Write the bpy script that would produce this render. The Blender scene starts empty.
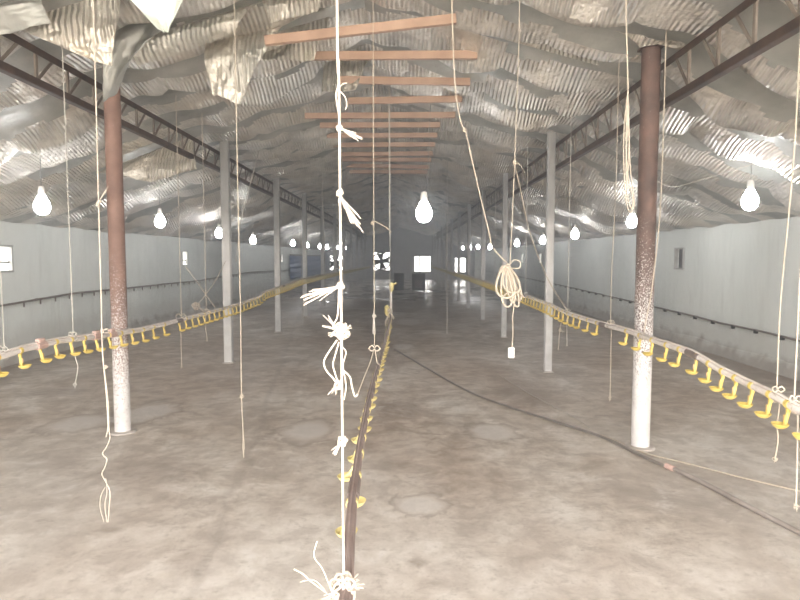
import bpy, math, random
from mathutils import Vector, Matrix, Euler, noise
random.seed(11)
R = random.Random(5)
PI = math.pi
scn = bpy.context.scene
COL = scn.collection

# ------------------------------------------------------------------ camera
FPX = 600.0
H = 1.6
PITCH = math.atan2(300 - 258, FPX)
YAW = math.atan2(5, FPX)
CAMROT = Euler((PI/2 - PITCH, 0, YAW), 'XYZ')
CM = CAMROT.to_matrix()
CAM = Vector((0, 0, H))
cd = bpy.data.cameras.new('camera')
cd.sensor_width = 36.0
cd.lens = FPX/800*36
cd.clip_end = 300
cam = bpy.data.objects.new('camera', cd)
cam.location = CAM
cam.rotation_euler = CAMROT
COL.objects.link(cam)
scn.camera = cam

def ray(px, py):
    return CM @ Vector(((px-400)/FPX, -(py-300)/FPX, -1))
def atY(px, py, Y):
    d = ray(px, py); return CAM + d*(Y/d.y)
def atX(px, py, X):
    d = ray(px, py); return CAM + d*(X/d.x)
def YX(px, X, py=340):
    return atX(px, py, X).y
def atZ(px, py, Z):
    d = ray(px, py); return CAM + d*((Z-H)/d.z)

# ------------------------------------------------------------------ dimensions (metres)
XL, XR = -5.95, 5.2          # inner faces of the side walls
XC = 0.5*(XL+XR)             # ridge line
YF, YB = -2.6, 45.0          # open front end, far end wall
RIDGE, SLOPE, SLOPE2, KINK = 3.98, 0.275, 0.375, 2.5   # the roof falls a little steeper outside the girders
CLX, CRX = -2.66, 1.98       # the two rows of columns
TLX, TRX = -2.80, 2.13       # the two lattice girders
def roof(x):
    d = abs(x-XC)
    return RIDGE - SLOPE*min(d, KINK) - SLOPE2*max(0, d-KINK)

# ------------------------------------------------------------------ tags
def tag(o, label=None, cat=None, group=None, kind=None):
    if label: o['label'] = label
    if cat: o['category'] = cat
    if group: o['group'] = group
    if kind: o['kind'] = kind
    return o
def empty(name, loc, label, cat, group=None):
    o = bpy.data.objects.new(name, None)
    o.empty_display_size = 0.05
    o.location = loc
    COL.objects.link(o)
    return tag(o, label, cat, group)

# ------------------------------------------------------------------ mesh builder
def smooth_path(pts, n=6):
    pts = [Vector(p) for p in pts]
    if len(pts) < 3: return pts
    out = []
    P = [pts[0]*2-pts[1]] + pts + [pts[-1]*2-pts[-2]]
    for i in range(1, len(P)-2):
        a, b, c, d = P[i-1], P[i], P[i+1], P[i+2]
        for k in range(n):
            t = k/n
            out.append(0.5*((2*b)+(c-a)*t+(2*a-5*b+4*c-d)*t*t+(3*b-a-3*c+d)*t**3))
    out.append(pts[-1])
    return out

class MB:
    def __init__(s): s.v = []; s.f = []; s.m = []
    def add(s, vs, fs, m=0):
        b = len(s.v)
        s.v += [tuple(v) for v in vs]
        s.f += [tuple(i+b for i in f) for f in fs]
        s.m += [m]*len(fs)
    def box(s, c, d, rot=None, m=0, bev=0.0):
        c = Vector(c); x, y, z = d[0]/2, d[1]/2, d[2]/2
        if bev <= 0:
            vs = [Vector((i*x, j*y, k*z)) for i in (-1,1) for j in (-1,1) for k in (-1,1)]
            fs = [(0,1,3,2),(4,6,7,5),(0,4,5,1),(2,3,7,6),(0,2,6,4),(1,5,7,3)]
        else:
            b = bev; prof = []
            for i, j, a0 in ((1,1,0),(-1,1,90),(-1,-1,180),(1,-1,270)):
                for t in (0, 45, 90):
                    a = math.radians(a0+t); prof.append((i*(x-b)+b*math.cos(a), j*(y-b)+b*math.sin(a)))
            n = len(prof); vs = []
            for zz, sc in ((-z, b*.6), (-z+b*.6, 0), (z-b*.6, 0), (z, b*.6)):
                for p in prof:
                    vs.append(Vector((p[0]*(1-sc/x), p[1]*(1-sc/y), zz)))
            fs = [tuple(range(n))[::-1], tuple(range(3*n, 4*n))]
            for r in range(3):
                for i in range(n):
                    fs.append((r*n+i, r*n+(i+1) % n, (r+1)*n+(i+1) % n, (r+1)*n+i))
        if rot is not None: vs = [rot @ v for v in vs]
        s.add([v+c for v in vs], fs, m)
    def beam(s, a, b, w, h, m=0, up=(0,0,1)):
        a = Vector(a); b = Vector(b); d = (b-a); L = d.length; d.normalize()
        u = Vector(up)
        if abs(u.dot(d)) > .99: u = Vector((1,0,0))
        sx = d.cross(u).normalized(); uz = sx.cross(d)
        rot = Matrix((sx, d, uz)).transposed()
        s.box((a+b)/2, (w, L, h), rot, m)
    def tube(s, pts, r, n=8, m=0, cap=True, r1=None):
        pts = [Vector(p) for p in pts]
        if len(pts) < 2: return
        vs = []; fs = []
        t0 = (pts[1]-pts[0]).normalized()
        up = Vector((1,0,0)) if abs(t0.x) < .8 else Vector((0,0,1))
        N = len(pts); nrm = t0.cross(up).normalized()
        for i, p in enumerate(pts):
            t = (pts[min(i+1, N-1)]-pts[max(i-1, 0)])
            if t.length < 1e-9: t = t0.copy()
            t.normalize()
            nrm = (nrm - t*nrm.dot(t))
            if nrm.length < 1e-6: nrm = t.orthogonal()
            nrm.normalize(); bi = t.cross(nrm)
            rr = r if r1 is None else r+(r1-r)*i/(N-1)
            for k in range(n):
                a = 2*PI*k/n
                vs.append(p+nrm*(rr*math.cos(a))+bi*(rr*math.sin(a)))
        for i in range(N-1):
            for k in range(n):
                fs.append((i*n+k, i*n+(k+1) % n, (i+1)*n+(k+1) % n, (i+1)*n+k))
        if cap:
            fs.append(tuple(range(n))[::-1]); fs.append(tuple(range((N-1)*n, N*n)))
        s.add(vs, fs, m)
    def lathe(s, prof, c, n=16, m=0, axis=None, sx=1, sy=1, cap0=True, cap1=True):
        c = Vector(c); vs = []; fs = []
        for r, z in prof:
            for k in range(n):
                a = 2*PI*k/n
                v = Vector((r*math.cos(a)*sx, r*math.sin(a)*sy, z))
                if axis is not None: v = axis @ v
                vs.append(v+c)
        for i in range(len(prof)-1):
            for k in range(n):
                fs.append((i*n+k, i*n+(k+1) % n, (i+1)*n+(k+1) % n, (i+1)*n+k))
        if cap0: fs.append(tuple(range(n))[::-1])
        if cap1: fs.append(tuple(range((len(prof)-1)*n, len(prof)*n)))
        s.add(vs, fs, m)
    def build(s, name, mats, parent=None, org=None, smooth=True, sharp=35):
        me = bpy.data.meshes.new(name)
        o3 = Vector(org) if org is not None else (Vector(parent.location) if parent is not None and parent.parent is None else Vector((0,0,0)))
        if parent is not None and parent.parent is not None and org is None: o3 = Vector(parent.parent.location)
        me.from_pydata([tuple(Vector(v)-o3) for v in s.v], [], s.f)
        if not isinstance(mats, (list, tuple)): mats = [mats]
        for mt in mats: me.materials.append(mt)
        if len(mats) > 1: me.polygons.foreach_set('material_index', s.m)
        if smooth:
            me.polygons.foreach_set('use_smooth', [True]*len(me.polygons))
            try: me.set_sharp_from_angle(angle=math.radians(sharp))
            except Exception: pass
        me.validate(); me.update()
        ob = bpy.data.objects.new(name, me)
        COL.objects.link(ob)
        if parent is not None: ob.parent = parent
        elif org is not None: ob.location = org
        return ob

# ------------------------------------------------------------------ materials
class NT:
    def __init__(s, name):
        s.mat = bpy.data.materials.new(name); s.mat.use_nodes = True
        s.t = s.mat.node_tree; s.n = s.t.nodes; s.l = s.t.links
        s.b = s.n['Principled BSDF']
    def node(s, typ, **kw):
        nd = s.n.new(typ)
        for k, v in kw.items():
            if k in nd.inputs: s.set(nd, k, v)
            else: setattr(nd, k, v)
        return nd
    def set(s, nd, k, v):
        if hasattr(v, 'is_output') or isinstance(v, bpy.types.NodeSocket): s.l.new(v, nd.inputs[k])
        else: nd.inputs[k].default_value = v
    def pos(s):
        return s.n.new('ShaderNodeNewGeometry').outputs['Position']
    def obj(s):
        return s.n.new('ShaderNodeTexCoord').outputs['Object']
    def mapping(s, vec, scale=(1,1,1), loc=(0,0,0), rot=(0,0,0)):
        nd = s.n.new('ShaderNodeMapping'); s.l.new(vec, nd.inputs[0])
        nd.inputs['Scale'].default_value = scale; nd.inputs['Location'].default_value = loc; nd.inputs['Rotation'].default_value = rot
        return nd.outputs[0]
    def noise(s, vec, scale, detail=4, rough=.55, dist=0):
        nd = s.n.new('ShaderNodeTexNoise'); s.l.new(vec, nd.inputs['Vector'])
        nd.inputs['Scale'].default_value = scale; nd.inputs['Detail'].default_value = detail
        nd.inputs['Roughness'].default_value = rough; nd.inputs['Distortion'].default_value = dist
        return nd.outputs['Fac']
    def ramp(s, fac, stops, interp='LINEAR'):
        nd = s.n.new('ShaderNodeValToRGB'); s.l.new(fac, nd.inputs[0]); cr = nd.color_ramp
        cr.interpolation = interp
        while len(cr.elements) < len(stops): cr.elements.new(.5)
        for e, (p, c) in zip(cr.elements, stops):
            e.position = p
            e.color = (c, c, c, 1) if isinstance(c, (int, float)) else (*c, 1)
        return nd.outputs[0]
    def mix(s, fac, a, b, mode='MIX'):
        nd = s.n.new('ShaderNodeMix'); nd.data_type = 'RGBA'; nd.blend_type = mode
        ins = [i for i in nd.inputs if i.enabled or True]
        F = nd.inputs[0]; A = nd.inputs[6]; B = nd.inputs[7]
        for sock, v in ((F, fac), (A, a), (B, b)):
            if isinstance(v, bpy.types.NodeSocket): s.l.new(v, sock)
            elif isinstance(v, (int, float)) : sock.default_value = v if sock is F else (v, v, v, 1)
            else: sock.default_value = (*v, 1)
        return nd.outputs[2]
    def math(s, op, a, b=0.0, c=None):
        nd = s.n.new('ShaderNodeMath'); nd.operation = op
        for i, v in enumerate((a, b) if c is None else (a, b, c)):
            if isinstance(v, bpy.types.NodeSocket): s.l.new(v, nd.inputs[i])
            else: nd.inputs[i].default_value = v
        return nd.outputs[0]
    def sep(s, vec):
        nd = s.n.new('ShaderNodeSeparateXYZ'); s.l.new(vec, nd.inputs[0]); return nd.outputs
    def bump(s, height, strength=.5, dist=.01):
        nd = s.n.new('ShaderNodeBump'); s.l.new(height, nd.inputs['Height'])
        nd.inputs['Strength'].default_value = strength if not isinstance(strength, bpy.types.NodeSocket) else 1
        nd.inputs['Distance'].default_value = dist
        s.l.new(nd.outputs[0], s.b.inputs['Normal'])
        return nd
    def base(s, v):
        if isinstance(v, bpy.types.NodeSocket): s.l.new(v, s.b.inputs['Base Color'])
        else: s.b.inputs['Base Color'].default_value = (*v, 1)
    def rough(s, v):
        if isinstance(v, bpy.types.NodeSocket): s.l.new(v, s.b.inputs['Roughness'])
        else: s.b.inputs['Roughness'].default_value = v
    def metal(s, v):
        if isinstance(v, bpy.types.NodeSocket): s.l.new(v, s.b.inputs['Metallic'])
        else: s.b.inputs['Metallic'].default_value = v

def simple(name, c1, c2, scale=8, rough=.6, metal=0, bump=0, detail=4):
    t = NT(name); p = t.obj(); n = t.noise(p, scale, detail)
    t.base(t.ramp(n, [(.3, c1), (.7, c2)])); t.rough(rough); t.metal(metal)
    if bump: t.bump(t.noise(p, scale*4, 3), bump, .01)
    return t.mat

def foil_mat(name, tint=(.72, .70, .66), ribs=True):
    t = NT(name); p = t.pos()
    big = t.noise(p, .9, 3); mid = t.noise(p, 3.2, 4); fine = t.noise(p, 17, 4, .65)
    dirt = t.ramp(mid, [(.28, tuple(c*.58 for c in tint)), (.52, tint), (.78, tuple(min(1, c*1.22) for c in tint))])
    warm = t.mix(t.ramp(big, [(.35, 0.0), (.65, .55)]), dirt, (.70, .61, .50))
    t.base(warm); t.metal(.72)
    t.rough(t.ramp(fine, [(.25, .36), (.75, .60)]))
    # ribs pressed in the sheet: crests run along the building
    w = t.node('ShaderNodeTexWave', wave_type='BANDS', bands_direction='X')
    t.l.new(t.mapping(p, (1, .22, .3)), w.inputs['Vector'])
    w.inputs['Scale'].default_value = 7.6; w.inputs['Distortion'].default_value = 1.1
    w.inputs['Detail'].default_value = 2; w.inputs['Detail Scale'].default_value = 1.3
    mask = t.ramp(t.noise(p, 2.8, 3), [(.43, .12), (.54, 1.0)])
    hgt = t.math('MULTIPLY', w.outputs['Fac'], mask)
    hgt = t.math('ADD', hgt, t.math('MULTIPLY', fine, .95))
    hgt = t.math('ADD', hgt, t.math('MULTIPLY', t.noise(p, 5.5, 3, .6), 1.9))
    t.bump(hgt, .95, .024 if ribs else .008)
    return t.mat

M = {}
M['foil'] = foil_mat('wrinkled_foil')
def shaded_foil():  # darker smooth foil for the lining, its shade put into the colour
    t = NT('grey_shaded_foil'); p = t.pos()
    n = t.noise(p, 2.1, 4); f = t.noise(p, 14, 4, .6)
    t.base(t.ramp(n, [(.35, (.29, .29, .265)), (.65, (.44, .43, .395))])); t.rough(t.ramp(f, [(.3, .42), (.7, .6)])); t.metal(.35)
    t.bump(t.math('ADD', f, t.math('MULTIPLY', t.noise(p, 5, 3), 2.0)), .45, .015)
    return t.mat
M['shaded_foil'] = shaded_foil()
M['flap'] = foil_mat('loose_foil', (.66, .64, .58))
M['flap_pale'] = simple('pale_backing', (.52, .56, .50), (.64, .66, .60), 6, .5, .15, .15)
M['deck'] = simple('roof_sheet', (.22, .22, .22), (.3, .29, .28), 3, .6, .3)
M['wood'] = simple('red_brown_wood', (.33, .21, .145), (.46, .31, .225), 5, .7, 0, .2)
M['girder'] = simple('rusty_girder_steel', (.045, .03, .024), (.10, .062, .045), 9, .65, .2)
M['webbar'] = simple('dusty_bar_steel', (.13, .10, .08), (.26, .22, .18), 7, .65, .15)
M['rope'] = simple('cream_rope', (.44, .37, .29), (.56, .49, .40), 60, .9, 0, .3)
M['rope_white'] = simple('white_rope', (.47, .40, .33), (.60, .52, .44), 60, .9, 0, .3)
M['rope_grey'] = simple('grey_rope', (.40, .37, .33), (.56, .52, .46), 60, .9, 0, .3)
M['yellow'] = simple('yellow_plastic', (.64, .47, .10), (.76, .60, .19), 30, .5)
M['yellow_old'] = simple('dusty_yellow_plastic', (.56, .455, .17), (.68, .57, .26), 30, .55)
M['yellow_far'] = simple('dull_yellow_plastic', (.42, .36, .20), (.54, .47, .28), 30, .7)  # duller yellow for the cups far down the lines
M['nipple'] = simple('rusty_nipple', (.42, .24, .13), (.56, .36, .20), 30, .5)
M['pipe'] = simple('dusty_pink_white_pipe', (.62, .54, .50), (.80, .74, .70), 9, .5)
M['pipe_brown'] = simple('brown_dusty_pipe', (.17, .12, .105), (.27, .205, .185), 7, .6)
M['sleeve'] = simple('dark_sleeve', (.13, .10, .09), (.22, .17, .15), 9, .6)
M['sleeve_pink'] = simple('pink_sleeve', (.52, .33, .28), (.64, .46, .40), 20, .6)
M['plastic_white'] = simple('white_plastic', (.78, .74, .68), (.88, .85, .80), 20, .45)
M['black'] = simple('black_rubber', (.02, .02, .02), (.06, .055, .05), 20, .6)
M['hose'] = simple('dark_hose', (.15, .125, .108), (.25, .215, .19), 6, .6)
M['hose_grey'] = simple('dusty_grey_hose', (.24, .20, .175), (.36, .31, .28), 6, .7)
M['blue'] = simple('blue_tarpaulin', (.03, .07, .20), (.06, .13, .30), 3, .5)
M['darkbox'] = simple('dark_iron', (.03, .026, .026), (.07, .055, .05), 4, .6, .2)
M['wire'] = simple('grey_wire', (.20, .19, .18), (.34, .32, .30), 20, .6)
M['vent_dark'] = simple('dark_vent', (.10, .10, .095), (.16, .155, .15), 8, .7)
M['frame'] = simple('window_frame_paint', (.36, .35, .33), (.48, .47, .45), 8, .6)

def emit(name, col, st):
    m = bpy.data.materials.new(name); m.use_nodes = True
    b = m.node_tree.nodes['Principled BSDF']
    b.inputs['Base Color'].default_value = (.8, .8, .8, 1)
    b.inputs['Emission Color'].default_value = (*col, 1); b.inputs['Emission Strength'].default_value = st
    return m
M['bulb'] = emit('glowing_bulb', (.95, .97, 1.0), 85)

# floor --------------------------------------------------------------
def floor_mat():
    t = NT('worn_concrete'); p = t.pos(); x, y, z = t.sep(p)
    big = t.noise(t.mapping(p, (1, .8, 1)), .42, 4, .6)
    mid = t.noise(t.mapping(p, (1, .7, 1)), 1.3, 7, .68, .5)
    sml = t.noise(p, 4.3, 6, .7, .3)
    fine = t.noise(p, 12, 5, .7)
    grit = t.noise(p, 55, 3, .6)
    c = t.ramp(mid, [(.34, (.265, .205, .155)), (.46, (.44, .375, .31)), (.56, (.55, .49, .425)), (.68, (.66, .615, .56))])
    c = t.mix(t.ramp(sml, [(.40, .55), (.52, 0.0)]), c, (.30, .245, .20))
    c = t.mix(t.ramp(sml, [(.54, 0.0), (.66, .55)]), c, (.64, .60, .56))
    br = t.ramp(big, [(.44, 0.0), (.58, .7)])
    c = t.mix(br, c, t.ramp(sml, [(.36, (.25, .18, .13)), (.62, (.45, .365, .29))]))
    # paler towards the open end
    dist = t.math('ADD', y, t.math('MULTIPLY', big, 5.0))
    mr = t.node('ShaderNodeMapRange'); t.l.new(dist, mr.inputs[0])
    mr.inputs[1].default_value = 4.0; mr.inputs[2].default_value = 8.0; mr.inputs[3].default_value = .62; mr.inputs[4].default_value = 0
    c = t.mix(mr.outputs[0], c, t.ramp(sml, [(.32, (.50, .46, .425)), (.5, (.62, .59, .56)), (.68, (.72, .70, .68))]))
    c = t.mix(t.ramp(fine, [(.34, .5), (.46, 0.0)]), c, (.30, .255, .215))
    c = t.mix(t.ramp(grit, [(.60, 0.0), (.72, .5)]), c, (.22, .18, .15))
    # oval dried puddle marks, pale inside, darker rim; last two are painted-in reflections
    for (px, py, rx, ry) in ((76, 424, .34, .40), (494, 432, .26, .34), (308, 430, .30, .42), (150, 412, .3, .5), (420, 505, .20, .22), (410, 322, .5, 1.1), (404, 347, .25, .6)):
        q = atZ(px, py, 0)
        dx = t.math('DIVIDE', t.math('SUBTRACT', x, q.x), rx); dy = t.math('DIVIDE', t.math('SUBTRACT', y, q.y), ry)
        d = t.math('SQRT', t.math('ADD', t.math('MULTIPLY', dx, dx), t.math('MULTIPLY', dy, dy)))
        d = t.math('ADD', d, t.math('ADD', t.math('MULTIPLY', t.math('SUBTRACT', mid, .5), 1.6), t.math('MULTIPLY', t.math('SUBTRACT', sml, .5), 1.4)))
        c = t.mix(t.ramp(d, [(.5, .6), (.8, 0.0)]), c, (.62, .585, .55))
        c = t.mix(t.ramp(d, [(.70, 0.0), (.88, .38), (1.0, .0)]), c, (.20, .15, .12))
    # brown stains
    for (px, py, rx, ry, k) in ((530, 392, .55, 1.0, .6), (55, 392, .5, .35, .55), (185, 560, .12, .2, .4), (418, 562, .06, .07, .6), (110, 530, .10, .06, .5), (150, 470, .6, .35, .45), (560, 372, .5, .5, .5)):
        q = atZ(px, py, 0)
        dx = t.math('DIVIDE', t.math('SUBTRACT', x, q.x), rx); dy = t.math('DIVIDE', t.math('SUBTRACT', y, q.y), ry)
        d = t.math('SQRT', t.math('ADD', t.math('MULTIPLY', dx, dx), t.math('MULTIPLY', dy, dy)))
        d = t.math('ADD', d, t.math('MULTIPLY', t.math('SUBTRACT', fine, .5), 1.1))
        c = t.mix(t.ramp(d, [(.35, k), (1.0, 0.0)]), c, (.22, .165, .125))
    # muck left along both walls
    wl = t.math('MINIMUM', t.math('SUBTRACT', x, XL), t.math('SUBTRACT', XR, x))
    wl = t.math('ADD', wl, t.math('MULTIPLY', t.math('SUBTRACT', sml, .5), 1.5))
    c = t.mix(t.ramp(wl, [(.25, .75), (.95, 0.0)]), c, t.ramp(fine, [(.3, (.20, .155, .125)), (.7, (.32, .27, .23))]))
    # a joint running down the slab on the left
    a = atZ(268, 400, 0); b = atZ(200, 585, 0)
    k = (b.x-a.x)/(b.y-a.y)
    lx = t.math('SUBTRACT', x, t.math('ADD', a.x - k*a.y, t.math('MULTIPLY', y, k)))
    lx = t.math('ABSOLUTE', t.math('ADD', lx, t.math('MULTIPLY', t.math('SUBTRACT', mid, .5), .35)))
    c = t.mix(t.ramp(lx, [(.0, .32), (.05, 0.0)]), c, (.22, .18, .15))
    t.base(c)
    wet = t.ramp(t.noise(t.mapping(p, (1, .5, 1)), .8, 4, .6), [(.42, .74), (.60, .55)])
    wf = t.node('ShaderNodeMapRange'); t.l.new(y, wf.inputs[0])
    wf.inputs[1].default_value = 13; wf.inputs[2].default_value = 24; wf.inputs[3].default_value = 0; wf.inputs[4].default_value = .36
    wet = t.math('SUBTRACT', wet, wf.outputs[0])
    t.rough(wet); t.b.inputs['Specular IOR Level'].default_value = .45
    t.bump(t.math('ADD', t.math('MULTIPLY', sml, 1.0), t.math('MULTIPLY', fine, .5)), .16, .02)
    return t.mat
M['floor'] = floor_mat()

def wall_mat():
    t = NT('limewashed_wall'); p = t.pos(); x, y, z = t.sep(p)
    n1 = t.noise(p, .7, 4); n2 = t.noise(p, 3.5, 5, .6); st = t.noise(t.mapping(p, (3, 3, .35)), 2.4, 4, .6)
    c = t.ramp(n1, [(.3, (.70, .725, .69)), (.7, (.80, .815, .78))])
    c = t.mix(t.ramp(st, [(.5, 0.0), (.8, .3)]), c, (.42, .41, .38))
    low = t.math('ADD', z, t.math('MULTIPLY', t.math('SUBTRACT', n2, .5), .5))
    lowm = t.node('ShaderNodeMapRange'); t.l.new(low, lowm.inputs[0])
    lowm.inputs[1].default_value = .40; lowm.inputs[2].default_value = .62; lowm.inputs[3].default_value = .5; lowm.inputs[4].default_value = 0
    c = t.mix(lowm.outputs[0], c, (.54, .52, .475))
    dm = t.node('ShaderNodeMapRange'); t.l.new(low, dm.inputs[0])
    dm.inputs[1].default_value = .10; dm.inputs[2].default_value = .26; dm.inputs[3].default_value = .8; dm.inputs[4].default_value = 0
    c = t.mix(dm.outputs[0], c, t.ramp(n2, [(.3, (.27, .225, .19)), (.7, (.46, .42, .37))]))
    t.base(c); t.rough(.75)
    t.bump(n2, .3, .02)
    return t.mat
M['wall'] = wall_mat()
M['wall_end'] = simple('grey_end_wall', (.42, .42, .43), (.56, .56, .56), 1.2, .8, 0, .2)

def column_mat(name, split, top1, top2):
    # rust brown pipe, limewash brushed on the lower part in flecks
    t = NT(name); p = t.obj(); x, y, z = t.sep(p)
    rust = t.ramp(t.noise(p, 6, 5, .6), [(.3, top1), (.7, top2)])
    lime = t.ramp(t.noise(p, 7, 4), [(.3, (.58, .54, .52)), (.7, (.76, .73, .71))])
    fl = t.noise(t.mapping(p, (1, 1, .75)), 110, 2, .6)
    g = t.node('ShaderNodeMapRange'); t.l.new(z, g.inputs[0])
    g.inputs[1].default_value = split-.95; g.inputs[2].default_value = split+.95; g.inputs[3].default_value = .22; g.inputs[4].default_value = -.24
    f = t.math('ADD', fl, g.outputs[0])
    f = t.ramp(f, [(.47, 0.0), (.53, 1.0)])
    c = t.mix(f, rust, lime)
    t.base(c); t.rough(.7); t.bump(fl, .25, .01)
    return t.mat
M['col_l'] = column_mat('rust_red_column', .85, (.165, .095, .075), (.27, .165, .13))
M['col_r'] = column_mat('dark_brown_column', 1.15, (.075, .05, .042), (.17, .105, .085))
def col_white():
    t = NT('limewashed_column'); p = t.obj(); x, y, z = t.sep(p)
    n = t.noise(p, 6, 4); n2 = t.noise(t.mapping(p, (1, 1, .4)), 9, 4, .6)
    c = t.ramp(n, [(.3, (.52, .50, .48)), (.7, (.68, .66, .64))])
    g = t.node('ShaderNodeMapRange'); t.l.new(t.math('ADD', z, t.math('MULTIPLY', n2, 1.2)), g.inputs[0])
    g.inputs[1].default_value = 2.3; g.inputs[2].default_value = 2.9; g.inputs[3].default_value = 0; g.inputs[4].default_value = .85
    c = t.mix(g.outputs[0], c, t.ramp(n2, [(.3, (.20, .19, .18)), (.7, (.33, .32, .30))]))
    t.base(c); t.rough(.75); t.bump(n, .15, .01)
    return t.mat
M['col_w'] = col_white()
M['concrete_foot'] = simple('dirty_foot', (.36, .31, .27), (.52, .47, .43), 7, .85, 0, .2)

# ------------------------------------------------------------------ setting
def struct(o): o['kind'] = 'structure'; return o
b = MB(); b.box(((XL+XR)/2, (YF+YB)/2, -.1), (XR-XL+.6, YB-YF+.6, .2))
struct(b.build('floor', M['floor'], smooth=False))
b = MB(); b.box((XC, YF-12.3, -.12), (60, 24, .2))
struct(b.build('yard_ground', simple('pale_yard', (.5, .46, .40), (.6, .56, .5), 1.5, .9), smooth=False))

EAVE = roof(XL)
VENT_W, VENT_Z0, VENT_Z1 = .34, 1.40, 1.78
left_vents = [atX(3, 255, XL).y, atX(184, 255, XL).y, atX(281.5, 258, XL).y]
right_vents = [atX(680, 258, XR).y, atX(541, 254, XR).y, atX(523, 257, XR).y]

def side_wall(name, x, s, vents):
    """wall along y with square openings; s = +1 outside lies towards +x"""
    b = MB(); th = .2; xc = x+s*th/2; top = EAVE+.08
    b.box((xc, (YF+YB)/2, VENT_Z0/2), (th, YB-YF, VENT_Z0))
    b.box((xc, (YF+YB)/2, (VENT_Z1+top)/2), (th, YB-YF, top-VENT_Z1))
    ys = [YF]
    for v in sorted(vents): ys += [v-VENT_W/2, v+VENT_W/2]
    ys.append(YB)
    for i in range(0, len(ys), 2):
        b.box((xc, (ys[i]+ys[i+1])/2, (VENT_Z0+VENT_Z1)/2), (th, ys[i+1]-ys[i], VENT_Z1-VENT_Z0))
    return struct(b.build(name, M['wall'], smooth=False))
side_wall('wall_left', XL, -1, left_vents)
side_wall('wall_right', XR, 1, right_vents)
# plinth ledge of rough plaster at the foot of the right wall
def plinth(name, x, s):
    b = MB(); N = 150; vs = []; fs = []
    for i in range(N+1):
        y = YF+(YB-YF)*i/N
        w = .035+.03*noise.noise(Vector((y*1.7, x, 3))); h = .17+.05*noise.noise(Vector((y*.9, x, 9)))
        w = max(.012, w)
        vs += [(x+s*.02, y, -.02), (x-s*(w+.03), y, -.02), (x-s*w, y, h*.7), (x-s*w*.4, y, h), (x+s*.02, y, h+.015)]
    for i in range(N):
        for k in range(4):
            a = i*5+k; fs.append((a, a+1, a+6, a+5) if s > 0 else (a, a+5, a+6, a+1))
    b.add(vs, fs)
    return struct(b.build(name, M['wall']))
plinth('baseboard_right', XR, 1)
plinth('baseboard_left', XL, -1)

# vent frames / shutters as windows of the setting
def vent(n, x, s, y, shut=False):
    b = MB(); z0, z1 = VENT_Z0, VENT_Z1
    for zz in (z0-.0, z1): b.box((x-s*.0, y, zz), (.06, VENT_W+.05, .03))
    for yy in (y-VENT_W/2, y+VENT_W/2): b.box((x, yy, (z0+z1)/2), (.06, .03, z1-z0))
    if not shut: b.box((x+s*.03, y, z0+(z1-z0)*.36), (.03, VENT_W, .03))
    o = struct(b.build('window_%d' % n, M['frame'], smooth=False))
    if shut:
        c = MB(); c.box((x+s*.07, y, (z0+z1)/2), (.03, VENT_W-.02, z1-z0-.02))
        for i in range(5): c.box((x+s*.05, y, z0+.05+i*.07), (.02, VENT_W-.04, .02))
        c.build('shutter', M['vent_dark'], o, org=(0,0,0), smooth=False)
wn = 1
for y in left_vents: vent(wn, XL, -1, y); wn += 1
for i, y in enumerate(right_vents): vent(wn, XR, 1, y, i == 0); wn += 1

# far end wall with two fan openings, a door window and a window ------------
def pz(py): return atY(405, py, YB).z
def pxx(px): return atY(px, 265, YB).x
openings = [(pxx(330), pxx(342.5), pz(270), pz(256), 'fan'), (pxx(373.5), pxx(389.5), pz(270), pz(252.5), 'fan'),
            (pxx(414), pxx(431), pz(272), pz(256), 'win'), (pxx(454.5), pxx(466), pz(272.5), pz(257.5), 'win')]
b = MB(); xs = sorted(openings); cur = XL-.2; ty = .25
for (x0, x1, z0, z1, k) in xs:
    b.box(((cur+x0)/2, YB+ty/2, roof(XC)/2), (x0-cur, ty, roof(XC)))
    b.box(((x0+x1)/2, YB+ty/2, z0/2), (x1-x0, ty, z0))
    b.box(((x0+x1)/2, YB+ty/2, (z1+roof(XC))/2), (x1-x0, ty, roof(XC)-z1))
    cur = x1
b.box(((cur+XR+.2)/2, YB+ty/2, roof(XC)/2), (XR+.2-cur, ty, roof(XC)))
struct(b.build('wall_back', M['wall_end'], smooth=False))
fl = ['exhaust fan with dark blades set in far end wall, behind the thick white rope', 'exhaust fan with dark blades set in far end wall, left of the doorway glare']
fi = 0
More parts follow.
